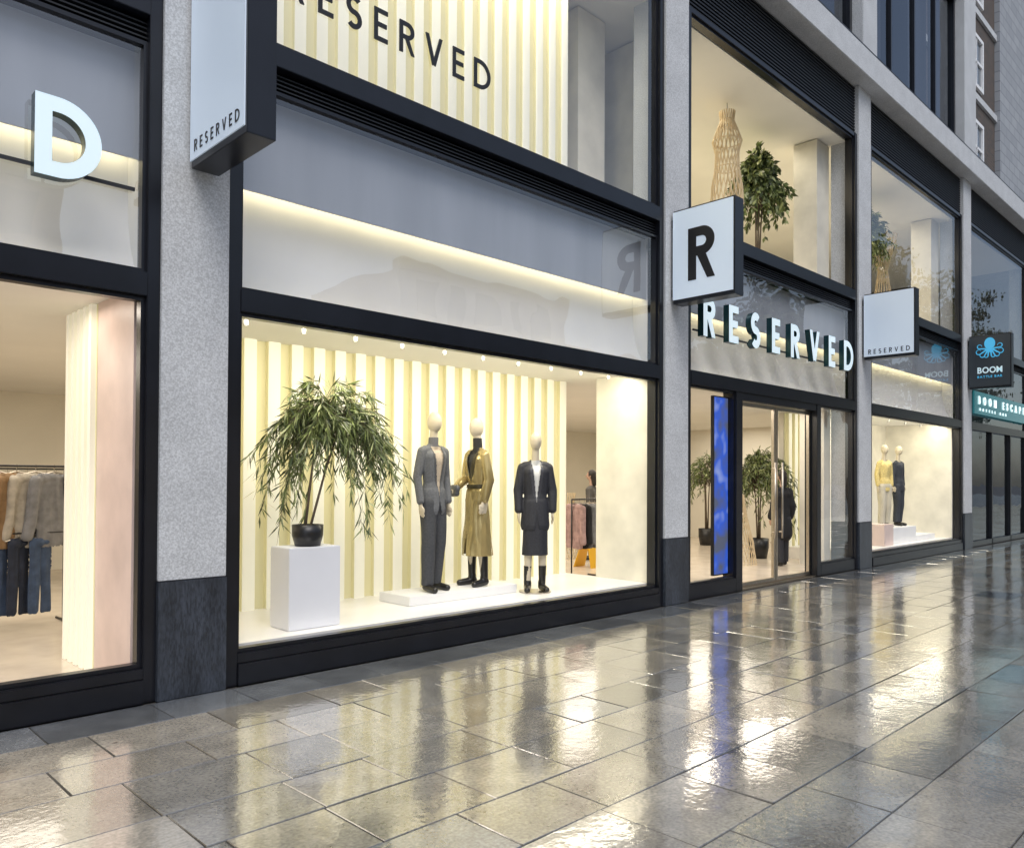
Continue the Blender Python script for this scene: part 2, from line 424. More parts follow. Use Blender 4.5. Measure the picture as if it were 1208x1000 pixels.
# ---------------------------------------------------------------- ground
def paving():
    m=bpy.data.materials.new('wet_paving');m.use_nodes=True
    nt=m.node_tree;N=nt.nodes;L=nt.links;b=N['Principled BSDF']
    tc=N.new('ShaderNodeTexCoord')
    at=N.new('ShaderNodeAttribute');at.attribute_name='tone'
    def noise(s,d=5):
        n=N.new('ShaderNodeTexNoise');n.inputs['Scale'].default_value=s;n.inputs['Detail'].default_value=d
        L.new(tc.outputs['Object'],n.inputs['Vector']);return n.outputs['Fac']
    def mr(v,a,b_,c,d):
        r=N.new('ShaderNodeMapRange');r.inputs['From Min'].default_value=a;r.inputs['From Max'].default_value=b_
        r.inputs['To Min'].default_value=c;r.inputs['To Max'].default_value=d;L.new(v,r.inputs['Value']);return r.outputs[0]
    def mul(x,y):
        q=N.new('ShaderNodeMath');q.operation='MULTIPLY';L.new(x,q.inputs[0]);L.new(y,q.inputs[1]);return q.outputs[0]
    v=mul(mul(mr(noise(1.1),.3,.7,.75,1.25),mr(noise(6,6),.3,.7,.82,1.18)),mr(noise(50,3),.3,.7,.74,1.26))
    vo=N.new('ShaderNodeTexVoronoi');vo.inputs['Scale'].default_value=2.6;L.new(tc.outputs['Object'],vo.inputs['Vector'])
    v=mul(v,mr(vo.outputs['Distance'],.03,.045,.4,1))
    sc=N.new('ShaderNodeVectorMath');sc.operation='SCALE';L.new(at.outputs['Color'],sc.inputs[0]);L.new(v,sc.inputs['Scale'])
    L.new(sc.outputs[0],b.inputs['Base Color'])
    L.new(mr(noise(2.2,6),.38,.62,.07,.22),b.inputs['Roughness'])
    b.inputs['IOR'].default_value=1.75
    b.inputs['Coat Weight'].default_value=1;b.inputs['Coat IOR'].default_value=2.25
    L.new(mr(noise(1.9,6),.42,.6,.008,.085),b.inputs['Coat Roughness'])
    bp=N.new('ShaderNodeBump');bp.inputs['Strength'].default_value=.4;bp.inputs['Distance'].default_value=.0025
    L.new(noise(60,3),bp.inputs['Height']);L.new(bp.outputs[0],b.inputs['Normal'])
    b2=N.new('ShaderNodeBump');b2.inputs['Strength'].default_value=.45;b2.inputs['Distance'].default_value=.0024
    L.new(noise(24,4),b2.inputs['Height'])
    b3=N.new('ShaderNodeBump');b3.inputs['Strength'].default_value=.5;b3.inputs['Distance'].default_value=.004
    L.new(noise(5,2),b3.inputs['Height']);L.new(b3.outputs[0],b2.inputs['Normal']);L.new(b2.outputs[0],b.inputs['Coat Normal'])
    return m
pm=paving()
V=[];F=[];C=[]
y=-.115;row=0
rnd=random.Random(3)
def slab(x0,x1,y0,y1,tone):
    g=.0032;c=.003
    sx,sy=rnd.gauss(0,.0012),rnd.gauss(0,.0012)
    t=[-sx-sy,sx-sy,sx+sy,-sx+sy]
    n=len(V)
    j=[rnd.uniform(-.0015,.0015) for _ in range(8)]
    P=[(x0+g+j[0],y0+g+j[1]),(x1-g+j[2],y0+g+j[3]),(x1-g+j[4],y1-g+j[5]),(x0+g+j[6],y1-g+j[7])]
    cx,cy=(x0+x1)/2,(y0+y1)/2
    Q=[(px-c*(1 if px>cx else -1),py-c*(1 if py>cy else -1)) for px,py in P]
    for (px,py) in P:V.append((px,py,-.014))
    for (px,py),q in zip(P,t):V.append((px,py,-.004+q))
    for (px,py),q in zip(Q,t):V.append((px,py,q))
    for k in range(4):
        k2=(k+1)%4
        F.append((n+k,n+k2,n+4+k2,n+4+k));F.append((n+4+k,n+4+k2,n+8+k2,n+8+k))
    F.append((n+8,n+9,n+10,n+11))
    for k in range(9):C.append(tone if k==8 else tuple(q*.5 for q in tone))
while y>-9:
    h=[.45,.5,.45,.55][row%4]
    x=-5-rnd.random()
    while x<75:
        w=rnd.choice([.5,.6,.68,.75])
        k=rnd.gauss(1,.13)
        base=(.30,.28,.24)
        q_=rnd.random()
        if q_<.08:base=(.18,.19,.205)
        elif q_<.35:base=(.25,.24,.215)
        if row==0:base=(.15,.16,.17)
        slab(x,x+w,y-h,y,tuple(max(.02,q*k) for q in base))
        x+=w
    y-=h;row+=1
pav=mk('pavement',V,F,pm)
pav['kind']='structure'
ca=pav.data.attributes.new('tone','FLOAT_COLOR','FACE')
for i,cc in enumerate(C):ca.data[i].color=(*cc,1)
grout=M('grout',(.06,.056,.05),.8)
o=mk('pavement_bed',[(-6,y,-.009),(75,y,-.009),(75,13,-.009),(-6,13,-.009)],[(0,1,2,3)],grout);o['kind']='structure'
o=boxes('kerb',[(-40,90,y-.2,y-.002,-.13,.0)],M('kerb_stone',(.25,.25,.24),.35,ns=6,na=.15));o['kind']='structure'
o=mk('road',[(-60,-28,-.116),(120,-28,-.116),(120,y-.2,-.116),(-60,y-.2,-.116)],[(0,1,2,3)],M('wet_asphalt',(.05,.05,.052),.2,ns=20,na=.3,bump=.3,bs=90));o['kind']='structure'
o=mk('ground',[(-400,-400,-.13),(400,-400,-.13),(400,400,-.13),(-400,400,-.13)],[(0,1,2,3)],M('ground_soil',(.12,.12,.11),.6,ns=1,na=.2));o['kind']='structure'

# ---------------------------------------------------------------- neighbours
def brickmat():
    m=bpy.data.materials.new('dark_brown_brick');m.use_nodes=True
    N=m.node_tree.nodes;L=m.node_tree.links;b=N['Principled BSDF']
    tc=N.new('ShaderNodeTexCoord');sp=N.new('ShaderNodeSeparateXYZ');cb=N.new('ShaderNodeCombineXYZ')
    L.new(tc.outputs['Object'],sp.inputs[0]);L.new(sp.outputs[0],cb.inputs[0]);L.new(sp.outputs[2],cb.inputs[1])
    t=N.new('ShaderNodeTexBrick');t.inputs['Scale'].default_value=2.2;t.inputs['Color1'].default_value=(.10,.07,.055,1);t.inputs['Color2'].default_value=(.06,.05,.045,1)
    t.inputs['Mortar'].default_value=(.13,.125,.12,1);t.inputs['Mortar Size'].default_value=.015
    L.new(cb.outputs[0],t.inputs['Vector']);L.new(t.outputs['Color'],b.inputs['Base Color']);b.inputs['Roughness'].default_value=.8
    return m
nb=thing('brick_house','dark brown brick townhouse with white sash windows','building',(35,3.3,0))
boxes('wall',[(28,37.3,3.3,14,0,27)],brickmat(),nb)
bli=M('blind',(.35,.40,.46),.4)
for z in (6.9,10.3,13.7,17.1,20.5):
    for x in (30.2,33.7):
        w=boxes('window',frameof(x,x+1.7,z,z+2.1,.14,3.2,3.32)+[(x+.14,x+1.56,3.22,3.3,z+1.0,z+1.1),(x+.82,x+.88,3.22,3.3,z+.1,z+2)],white,nb)
        pane('window_glass',x+.14,x+1.56,z+.14,z+1.96,3.28,glassd,w)
        boxes('window_blind',[(x+.14,x+1.56,3.285,3.295,z+.14,z+1.96)],bli,w)
    boxes('string_course',[(28,37.3,3.2,3.3,z-.5,z-.25)],stone,nb)
nb=thing('stone_house','grey ashlar stone building rising behind the shopfronts','building',(45,3.1,0))
sm=bpy.data.materials.new('ashlar');sm.use_nodes=True
N=sm.node_tree.nodes;L=sm.node_tree.links;b_=N['Principled BSDF']
tc=N.new('ShaderNodeTexCoord');sp=N.new('ShaderNodeSeparateXYZ');cb=N.new('ShaderNodeCombineXYZ')
L.new(tc.outputs['Object'],sp.inputs[0]);L.new(sp.outputs[0],cb.inputs[0]);L.new(sp.outputs[2],cb.inputs[1])
t=N.new('ShaderNodeTexBrick');t.inputs['Scale'].default_value=.6;t.inputs['Color1'].default_value=(.34,.36,.39,1);t.inputs['Color2'].default_value=(.28,.30,.33,1);t.inputs['Mortar'].default_value=(.2,.21,.23,1);t.inputs['Mortar Size'].default_value=.012
L.new(cb.outputs[0],t.inputs['Vector']);L.new(t.outputs['Color'],b_.inputs['Base Color']);b_.inputs['Roughness'].default_value=.8
boxes('wall',[(37.32,60,3.1,14,0,30)],sm,nb)
for z in (10,14,18):
    for x in (44,48):boxes('window',[(x,x+1.2,3.04,3.09,z,z+2)],black,nb)
ob=M('opposite_stone',(.30,.29,.28),.7,ns=.5,na=.2)
obg=M('opposite_window',(.04,.05,.06),.15)
obl=M('opposite_lit',(.8,.7,.5),.5,emit=(1,.8,.55),es=.7)
X=-20
for wd,h,c in ((16,11,(.30,.29,.28)),(14,14,(.2,.14,.12)),(18,10,(.36,.35,.34)),(15,14,(.25,.25,.26)),(22,11,(.33,.32,.30)),(20,14,(.22,.16,.14))):
    nb=thing('street_building','masonry building with rows of dark windows across the road','building',(X+wd/2,-32,0),group='buildings across the road')
    boxes('wall',[(X,X+wd-.05,-42,-32,0,h)],M('masonry',c,.8,ns=.6,na=.2),nb)
    n=int(wd/2.6)
    boxes('window',[(X+1+k*2.6,X+2.4+k*2.6,-32.02,-31.96,z,z+2) for k in range(n) for z in [4.8+3.4*q for q in range(int((h-7)/3.4)+1)] ],obg,nb)
    boxes('shopfront',[(X+.6,X+wd-.6,-32.02,-31.95,.5,3.1)],obl,nb)
    boxes('cornice',[(X,X+wd-.05,-32.4,-31.9,h,h+.5)],ob,nb)
    X+=wd
# ---------------------------------------------------------------- trees & plants
leafs=[M('leaf_dark',(.045,.07,.022),.45),M('leaf_mid',(.085,.12,.035),.45),M('leaf_light',(.17,.20,.075),.45)]
leafi=[M('indoor_leaf_dark',(.06,.085,.03),.4),M('indoor_leaf_mid',(.15,.19,.06),.4),M('indoor_leaf_light',(.34,.38,.17),.4)]
bark=M('bark',(.12,.09,.06),.8,ns=8,na=.3)
wick=M('wicker',(.35,.22,.1),.7,ns=60,na=.5,bump=1,bs=60)
def leafgeo(V,F,MI,p,d,l,w,rn):
    d=d.normalized();s=d.cross(Vector((rn.uniform(-1,1),rn.uniform(-1,1),rn.uniform(-1,1)))).normalized()
    n=len(V);V+=[tuple(p),tuple(p+d*l*.45+s*w/2),tuple(p+d*l),tuple(p+d*l*.45-s*w/2)]
    F.append((n,n+1,n+2,n+3));MI.append(rn.choice([0,0,1,1,1,2]))
def streettree(loc,h,seed,label):
    rn=random.Random(seed)
    t=thing('plane_tree',label,'tree',loc,group='street trees along the kerb',local=True)
    V=[];F=[];tube(V,F,[(0,0,-.1),(.1,0,h*.3),(0,.1,h*.55),(.1,.1,h*.85)],[.24,.19,.13,.04],10)
    tips=[]
    for k in range(26):
        z=h*rn.uniform(.3,.8);a=rn.uniform(0,6.28);r=h*.3*rn.uniform(.5,1.0)*(1.25-z/h)
        e=Vector((math.cos(a)*r,math.sin(a)*r,min(h,z+h*rn.uniform(.05,.2))))
        tube(V,F,[(0,0,z),tuple(e*.5+Vector((0,0,z*.5+.1))),tuple(e)],[.07,.04,.015],5);tips.append(e);tips.append(e*.6+Vector((0,0,z*.4)))
    mk('trunk',V,F,bark,t,True)
    V=[];F=[];MI=[]
    for e in tips:
        R0=rn.uniform(.5,1.2)
        for k in range(130):
            p=e+Vector((rn.gauss(0,R0*.5),rn.gauss(0,R0*.5),rn.gauss(0,R0*.4)))
            leafgeo(V,F,MI,p,Vector((rn.uniform(-1,1),rn.uniform(-1,1),rn.uniform(-1,.3))),.28,.2,rn)
    o=mk('crown',V,F,leafs,t)
    for p,m in zip(o.data.polygons,MI):p.material_index=m
for k,(x,h) in enumerate(((35,16),(43,15),(52,16),(62,15))):
    streettree((x,-11.5,-.1),h,40+k,'leafy street plane tree on the kerb')
potm=M('black_pot',(.012,.012,.013),.35)
def weeping(loc,rn,crown,scale,nb,leafl=.1,droop=.9,label='',potr=.14,poth=.19,basket=False,nl=34,lw=.013,lo=.2,stems_n=3,ls=leafi,spread=.2):
    t=thing('potted_tree',label,'plant',loc,local=True)
    pr=[(0,0),(potr*.8,0),(potr*.98,poth*.5),(potr,poth),(potr*.93,poth),(potr*.9,poth*.85),(0,poth*.85)]
    V,F=lathe(pr,28);mk('pot',V,F,wick if basket else potm,t,True)
    V=[];F=[];LV=[];LF=[];MI=[]
    cx,cy,cz,rx,ry,rz=crown
    top=Vector((cx,cy,cz))
    stems=[]
    for s in range(stems_n):
        k=s-(stems_n-1)/2
        e=top+Vector((k*rx*spread,rn.uniform(-.05,.05),rn.uniform(0,.2)*rz))
        a=Vector((k*.05,0,poth*.85))
        m=a.lerp(e,.5)+Vector((-.02*k,0,.03))
        tube(V,F,[a,m,e],[.013*scale,.011*scale,.007*scale],6);stems.append((a,m,e))
    for k in range(nb):
        a,m,e=rn.choice(stems)
        q=rn.uniform(.5,1);st=m.lerp(e,q)
        th=rn.uniform(0,2*math.pi);ph=rn.uniform(.05,1.0)
        out=Vector((math.cos(th)*rx,math.sin(th)*ry,0))*ph**.6
        up=rz*(1-ph*.6)*rn.uniform(.3,1.0)
        apex=Vector((cx,cy,cz))+out*.6+Vector((0,0,up*1.25))
        dl=droop*rz*rn.uniform(lo,1.2)*(.25+.75*ph)
        end=Vector((cx,cy,cz))+out*rn.uniform(.85,1.12)+Vector((0,0,up-dl))
        pts=[]
        for i in range(9):
            u=i/8
            pts.append((1-u)**2*st+2*u*(1-u)*apex+u*u*end)
        tube(V,F,[tuple(p) for p in pts],[.0045*scale*(1-i/11) for i in range(9)],3)
        for j in range(nl):
            u=rn.uniform(.3,1)**.85;i=min(7,int(u*8));f=u*8-i
            p=pts[i].lerp(pts[i+1],f);d=(pts[i+1]-pts[i]).normalized()
            d=d*.6+Vector((rn.uniform(-.8,.8),rn.uniform(-.8,.8),rn.uniform(-1.3,.1)))
            q=p+d.normalized()*leafl
            if basket or not (abs(q.x)<.32 and abs(q.y)<.22 and q.z<.03):
                leafgeo(LV,LF,MI,p,d,leafl*rn.uniform(.7,1.3),lw,rn)
    mk('trunk',V,F,bark,t,True)
    o=mk('crown',LV,LF,ls,t)
    for p,m in zip(o.data.polygons,MI):p.material_index=m
    return t
weeping((3.68,.45,1.0),random.Random(5),(.34,.17,1.08,.86,.36,.60),1,165,leafl=.15,droop=1.95,label='bushy narrow-leaved potted tree on a white plinth',nl=30,lw=.016,stems_n=2,lo=.1,spread=.34)
weeping((13.1,1.1,5.08),random.Random(8),(0,0,1.7,.75,.5,.95),1.4,170,leafl=.13,droop=.8,label='tall leafy ficus in a woven basket upstairs',basket=True,potr=.25,poth=.45,lw=.06,nl=30)
weeping((17.7,1.0,5.08),random.Random(9),(0,0,1.9,.9,.5,.8),1.4,140,leafl=.15,droop=1.2,label='leafy indoor tree beside a rattan lamp upstairs',basket=True,potr=.25,poth=.45,lw=.035,nl=30)
weeping((14.75,1.95,.05),random.Random(10),(0,0,1.6,.95,.75,.85),1.4,190,leafl=.14,droop=1.6,label='weeping potted tree inside the shop entrance',potr=.2,poth=.4,lw=.022,nl=28)
weeping((16.8,4.4,.05),random.Random(11),(0,0,1.6,.7,.6,.7),1.4,80,leafl=.13,droop=1.1,label='weeping potted tree deeper inside the shop',potr=.2,poth=.4,lw=.022,nl=24)
p=thing('display_plinth','white plinth carrying a black plant pot','plinth',(3.67,.45,.28));boxes('body',[(3.42,3.93,.3,.64,.281,.998)],M('plinth_white',(.8,.81,.84),.4,ns=2,na=.03),p,.006)
p=thing('display_plinth','low white platform under the dressed mannequins','platform',(5.8,.93,.28));boxes('body',[(5.0,6.57,.67,1.22,.281,.38)],white,p,.005)
p=thing('display_plinth','stepped white platform under two mannequins','platform',(18.4,.8,.28));boxes('body',[(17.5,18.95,.35,1.2,.281,.62)],white,p,.005);boxes('step',[(18.96,20.2,.35,1.1,.281,.4)],white,p,.005)
p=thing('display_plinth','small taupe display box','plinth',(17.1,.45,.28));boxes('body',[(16.8,17.3,.25,.7,.281,.72)],blush,p,.005)
rat=M('rattan',(.62,.50,.32),.6)
def rattan(loc,prof,n,label,hang=0,th=.008,two=False):
    t=thing('rattan_lamp',label,'lamp',loc,local=True,group='rattan lamps')
    V=[];F=[]
    for s in ((1,-1) if two else (1,)):
        for k in range(n):
            a=2*math.pi*k/n
            tube(V,F,[(r*math.cos(a+s*tw),r*math.sin(a+s*tw),z) for (r,z,tw) in prof],[th]*len(prof),4)
    for (r,z,tw) in prof[::2]:
        tube(V,F,[(r*math.cos(q*math.pi/12),r*math.sin(q*math.pi/12),z) for q in range(25)],[th]*25,4)
    mk('cage',V,F,rat,t)
    if hang:
        V=[];F=[];tube(V,F,[(0,0,prof[-1][1]-.3),(0,0,hang)],[.006,.006],5);mk('cord',V,F,black,t)
    else:
        V,F=lathe([(.0,0),(.04,0),(.05,.05),(.03,.08),(0,.08)],16)
        mk('bulb',[(v[0],v[1],v[2]+prof[len(prof)//2][1]) for v in V],F,ledw,t,True)
rattan((11.7,.9,6.2),[(.27,0,0),(.25,.3,.25),(.20,.6,.5),(.19,.85,.7),(.24,1.05,.9),(.17,1.25,1.1),(.11,1.4,1.25),(.13,1.55,1.4)],20,'tall pendant lamp woven from pale rattan sticks',1.7,th=.009,two=True)
rattan((18.5,.9,5.08),[(.3,0,0),(.2,.6,.4),(.1,1.3,.8),(.22,1.8,1.1),(.3,2.1,1.3)],18,'hourglass floor lamp woven from pale rattan',two=True)
rattan((13.4,1.6,.05),[(.3,0,0),(.24,.4,.4),(.12,.9,.8),(.06,1.3,1)],26,'conical rattan floor lamp inside the doors')
rattan((11.75,4.5,.05),[(.3,0,0),(.24,.4,.4),(.14,.9,.8),(.2,1.3,1)],26,'conical rattan floor lamp deeper inside the shop')
# ---------------------------------------------------------------- signs
def hang_sign(x,z0,z1,label,face):
    s=thing('projecting_sign',label,'sign',(x,-.1,z0))
    y0,y1=-1.02,-.14
    boxes('box',[(x+.012,x+.22,y0,y1,z0,z1),(x+.03,x+.2,y1,-.1,z0+.1,z0+.2),(x+.03,x+.2,y1,-.1,z1-.2,z1-.1)],frame,s,.004)
    boxes('sign_face',[(x,x+.01,y0+.02,y1-.0,z0+.05,z1-.02)],face,s)
    return s
def face_text(s,x,t,h,w,yc,z,mats,bold=.02,geo=0):
    return lettering(t,h,w,(x-.0015,yc+w/2,z),(0,-1,0),(0,0,1),.003,mats,s,bold,name='lettering',geo=geo)
s=hang_sign(2.345,3.87,5.25,'white lightbox sign with black box frame on stone column',signwhite)
face_text(s,2.345,'RESERVED',.085,.72,-.58,3.97,[black],geo=.14)
s=hang_sign(8.57,3.87,5.07,'square white sign with a bold black R',signwhite)
face_text(s,8.57,'R',.66,.42,-.58,4.13,[black],geo=.18)
s=hang_sign(14.75,3.84,5.04,'blank white lightbox sign with small lettering below',signwhite)
face_text(s,14.75,'RESERVED',.085,.72,-.58,3.93,[black],geo=.14)
navy=M('navy_face',(.035,.045,.055),.35)
cyan=M('cyan_paint',(.05,.35,.6),.4,emit=(.1,.6,1),es=.35)
pale=M('pale_paint',(.7,.85,.9),.4,emit=(.6,.9,1),es=.2)
s=hang_sign(21.1,3.83,5.1,'dark grey bar sign with blue octopus emblem',navy)
face_text(s,21.1,'BOOM',.145,.52,-.58,4.19,[pale],.03)
face_text(s,21.1,'BATTLE BAR',.055,.52,-.58,4.08,[cyan],.02)
def E(y,z,o=0):return (21.094-o,y,z)
V=[];F=[]
V+=[E(-.58+.115*math.cos(a*math.pi/12),4.89+.14*math.sin(a*math.pi/12)) for a in range(24)];F.append(tuple(range(24)))
n=len(V);V+=[E(-.64,4.82,.0001),E(-.52,4.82,.0001),E(-.51,4.68,.0001),E(-.65,4.68,.0001)];F.append((n,n+1,n+2,n+3))
for k in range(8):
    sgn=-1 if k<4 else 1;j=k%4
    th0=[-1.5,-1.1,-.6,.1][j];L0=[.20,.25,.28,.24][j]
    py,pz=-.58+sgn*.025*(1+j*.6),4.72+.015*j;ang=th0;pts=[(py,pz)]
    for i in range(14):
        ang+= .0 if i<6 else .55
        py+=sgn*math.cos(ang)*L0/9;pz+=math.sin(ang)*L0/9;pts.append((py,pz))
    for i in range(14):
        (y1,z1),(y2,z2)=pts[i],pts[i+1];dx,dz=y2-y1,z2-z1;l=math.hypot(dx,dz);w_=.018*(1-i/18);ox,oz=-dz/l*w_,dx/l*w_
        n=len(V);o_=.0003*i+.0001*k;V+=[E(y1+ox,z1+oz,o_),E(y1-ox,z1-oz,o_),E(y2-ox,z2-oz,o_),E(y2+ox,z2+oz,o_)];F.append((n,n+1,n+2,n+3))
mk('octopus_emblem',V,F,cyan,s)
def fascia(x0,w,label,y=-.14):
    s=thing('fascia_sign',label,'sign',(x0,y,3.57))
    lettering('RESERVED',.53,w,(x0,y+.10,3.57),(1,0,0),(0,0,1),.09,[lettercyan,letterside],s,sep=True,geo=.19)
    boxes('support_rail',[(x0-.1,x0+w+.25,y+.105,y+.12,3.64,3.665)],framem,s)
fascia(9.32,4.98,'illuminated block lettering above the shop entrance')
fascia(-3.2,4.95,'illuminated block lettering above the shop window')
s=thing('window_sign','thin black lettering across the upstairs window','sign',(3.18,-.02,5.56))
lettering('RESERVED',.295,2.30,(3.16,-.01,5.555),(1,0,0),(0,0,1),.012,[black],s,name='letter',sep=True,geo=.135)
s=thing('bar_fascia_sign','dark bar fascia with pale cyan illuminated lettering','sign',(21.9,-.1,3.1))
boxes('panel',[(21.6,27,-.12,-.08,3.3,3.85)],M('teal_panel',(.03,.10,.12),.2,emit=(.1,.7,.8),es=.14),s)
wl=M('white_lit',(1,1,1),.4,emit=(.7,1,1),es=.7)
lettering('BOOM ESCAPE',.20,4.4,(21.9,-.123,3.54),(1,0,0),(0,0,1),.02,[wl],s,.03,name='lettering')
lettering('BATTLE BAR',.07,2.4,(22.0,-.123,3.38),(1,0,0),(0,0,1),.02,[wl],s,.02,name='lettering')
s=thing('blue_glow_panel','tall added blue panel standing in for a glow on the pane beside the doors','glow_panel',(10.1,.1,.05))  # added panel, stands in for the patchy blue glow across the pane
bl=bpy.data.materials.new('blue_pane_glow');bl.use_nodes=True;bl.cycles.emission_sampling='NONE'
N=bl.node_tree.nodes;L=bl.node_tree.links;b_=N['Principled BSDF'];tc=N.new('ShaderNodeTexCoord');nn=N.new('ShaderNodeTexNoise');nn.inputs['Scale'].default_value=2.2;nn.inputs['Detail'].default_value=2
L.new(tc.outputs['Object'],nn.inputs['Vector']);cr=N.new('ShaderNodeValToRGB');e=cr.color_ramp.elements;e[0].position=.42;e[0].color=(.10,.12,.17,1);e[1].position=.68;e[1].color=(.4,.5,.85,1)
q=e.new(.55);q.color=(.03,.12,.7,1)
L.new(nn.outputs['Fac'],cr.inputs[0]);L.new(cr.outputs[0],b_.inputs['Emission Color']);b_.inputs['Emission Strength'].default_value=.8;b_.inputs['Base Color'].default_value=(.01,.01,.03,1)
boxes('casing',[(9.92,10.29,.07,.12,.25,2.82)],black,s);boxes('glow_panel',[(9.93,10.28,.055,.068,.27,2.80)],bl,s)
spot=thing('ceiling_spotlight','small pale track spotlight under display ceiling','spotlight',(3.1,.5,2.99),group='spotlights in display ceiling',local=True)
V,F=lathe([(.0,0),(.01,0),(.01,-.03),(.022,-.035),(.022,-.08),(.016,-.08)],14);sb=mk('housing',V,F,M('spot_body',(.35,.35,.33),.6),spot,True)
V,F=lathe([(.0,-.078),(.016,-.078)],14);sl=mk('lens',V,F,M('spot_lens',(1,1,1),.5,emit=(1,.9,.65),es=1.9),spot)
for (x,yy) in [(3.1+.55*k,.5) for k in range(1,10)]+[(-1.2+.5*k,.7) for k in range(6)]+[(16+k,.6) for k in range(5)]:
    e=spot.copy();COL.objects.link(e);e.location=(x,yy,2.99)
    for c in (sb,sl):
        q=c.copy();q.parent=e;COL.objects.link(q)
# ---------------------------------------------------------------- figures
skinm=M('mannequin_beige',(.56,.49,.37),.55)
def hand(w,dx,s):
    P=[caps(w,.022,(w[0]+dx[0]*.075,w[1]+dx[1]*.075,w[2]+dx[2]*.075),.028,.6,1.0)]
    d=Vector(dx).normalized();k=Vector(w)+d*.08
    for j,l in enumerate((.062,.075,.07,.055)):
        o=k+Vector((0,(j-1.5)*.019,0)) if abs(d.z)>.6 else k+Vector((0,0,(j-1.5)*.019))
        m=o+d*l*.55;e=m+(d+Vector((-.35*s,0,0))).normalized()*l*.5
        P+=[caps(o-d*.02,.0095,m,.009),caps(m,.009,e,.0075)]
    o=Vector(w)+d*.03
    t=o+d*.04+Vector((0,-.04,0));P+=[caps(o,.012,t,.010),caps(t,.010,t+d*.03,.008)]
    return P
def arm(sh,el,wr,r=(.041,.034,.024),inf=0):
    return [caps(sh,r[0]+inf,el,r[1]+inf),caps(el,r[1]+inf,wr,r[2]+inf)]
def legs(st,inf=0,r=(.076,.051,.034)):
    P=[]
    for s in (-1,1):
        k=(s*.085,-.015+st*s*.04,.5);a=(s*(.085+abs(st)*.02),.02+st*s*.10,.09)
        P+=[caps((s*.078,0,.92),r[0]+inf,k,r[1]+inf),caps(k,r[1]+inf,a,r[2]+inf)]
    return P
def feet(st,inf=0):
    P=[]
    for s in (-1,1):
        x=s*(.085+abs(st)*.02);y=.02+st*s*.10
        P+=[caps((x,y+.015,.05),.032+inf,(x+s*.03,y-.15,.03),.024+inf),caps((x,y,.05),.033+inf,(x,y,.10),.034+inf)]
    return P
def torso(inf=0):
    return [caps((0,0,.95),.112+inf,(0,0,1.13),.088+inf,1.2,.82),caps((0,0,1.13),.088+inf,(0,-.005,1.36),.112+inf,1.22,.78),
            caps((-.125,0,1.474),.036+inf*.8,(.125,0,1.474),.036+inf*.8),caps((-.065,.0,1.4),.078+inf,(.065,0,1.4),.078+inf),
            caps((-.03,.01,1.495),.045+inf*.6,(.03,.01,1.495),.045+inf*.6)]
def figure(label,cat,loc,rot,scale,arms,st,group=None,person=False):
    t=thing('person' if person else 'mannequin',label,cat,loc,local=True,rot=rot,scale=scale,group=group)
    skin=M('skin',(.5,.32,.24),.5) if person else skinm
    P=torso()+legs(st)+feet(st)
    P+=[caps((0,.01,1.5),.047,(0,-.005,1.68),.042)]
    P+=[ell((0,-.015,1.768),.068,.088,.112)]
    if person:
        P+=[caps((0,-.10,1.77),.012,(0,-.12,1.745),.014),ell((.07,0,1.76),.012,.02,.03),ell((-.07,0,1.76),.012,.02,.03),caps((-.02,-.095,1.705),.009,(.02,-.095,1.705),.009)]
    for (sh,el,wr,hd),s in zip(arms,(-1,1)):
        P+=arm(sh,el,wr)+hand(wr,hd,s)
    blob('body',P,.0075,skin,t,smooth=3)
    return t
A0=[((-.165,0,1.465),(-.215,.03,1.19),(-.22,-.05,.95),(0,-.1,-1)),((.165,0,1.465),(.215,.03,1.19),(.22,-.05,.95),(0,-.1,-1))]
def coatparts(arms,inf,hem,flare):
    P=torso(inf)
    P+=[caps((0,0,1.03),.104+inf,(0,.0,hem),.112+inf+flare,1.22,.85)]
    for (sh,el,wr,hd) in arms:
        w=Vector(el).lerp(Vector(wr),.95)
        P+=[caps(sh,.040+inf*.7,el,.033+inf),caps(el,.033+inf,w,.028+inf*.8)]
    return P
def vcut(ztop,zbot,wtop,hem,wbot=0.0,z2=None):
    def f(c):
        if c.z<hem:return True
        if c.y<-.02 and c.z>zbot and abs(c.x)<wtop*(c.z-zbot)/(ztop-zbot) and c.z<ztop+.1:return True
        if z2 is not None and c.y<-.02 and c.z<z2 and abs(c.x)<wbot*(z2-c.z)/(z2-hem):return True
        return False
    return f
def lapel(ztop,zbot,wtop,lw):
    def f(c):
        if c.y<-.03 and c.z>zbot and c.z<ztop:
            e=wtop*(c.z-zbot)/(ztop-zbot)
            if abs(c.x)<e+lw*min(1,(c.z-zbot)/.1)*(1 if c.z<ztop-.08 else .6):return 1
        return 0
    return f
greys=M('charcoal_wool',(.115,.12,.13),.75,ns=60,na=.2);greyl=M('charcoal_lapel',(.07,.073,.08),.7)
trou=M('dark_grey_trousers',(.05,.053,.06),.75,ns=50,na=.2)
knit=M('beige_knit',(.42,.35,.27),.8,ns=90,na=.15)
knitg=M('grey_neck',(.14,.14,.15),.8,ns=90,na=.15)
shoe=M('black_leather',(.012,.011,.01),.3)
A1=[((-.155,0,1.46),(-.205,.02,1.19),(-.205,-.03,.93),(0.05,-.1,-1)),((.155,0,1.46),(.205,.03,1.2),(.19,-.03,.93),(0,-.15,-1))]
t=figure('mannequin in open charcoal blazer, beige top and dark trousers','mannequin',(5.47,.88,.381),math.radians(4),1.045,A1,.35)
blob('sweater',torso(.007)+[caps((0,.008,1.5),.055,(0,0,1.60),.053)],.0075,[knit,knitg],t,cut=lambda c:c.z>1.61 or c.z<.85,matfn=lambda c:1 if c.z>1.51 else 0)
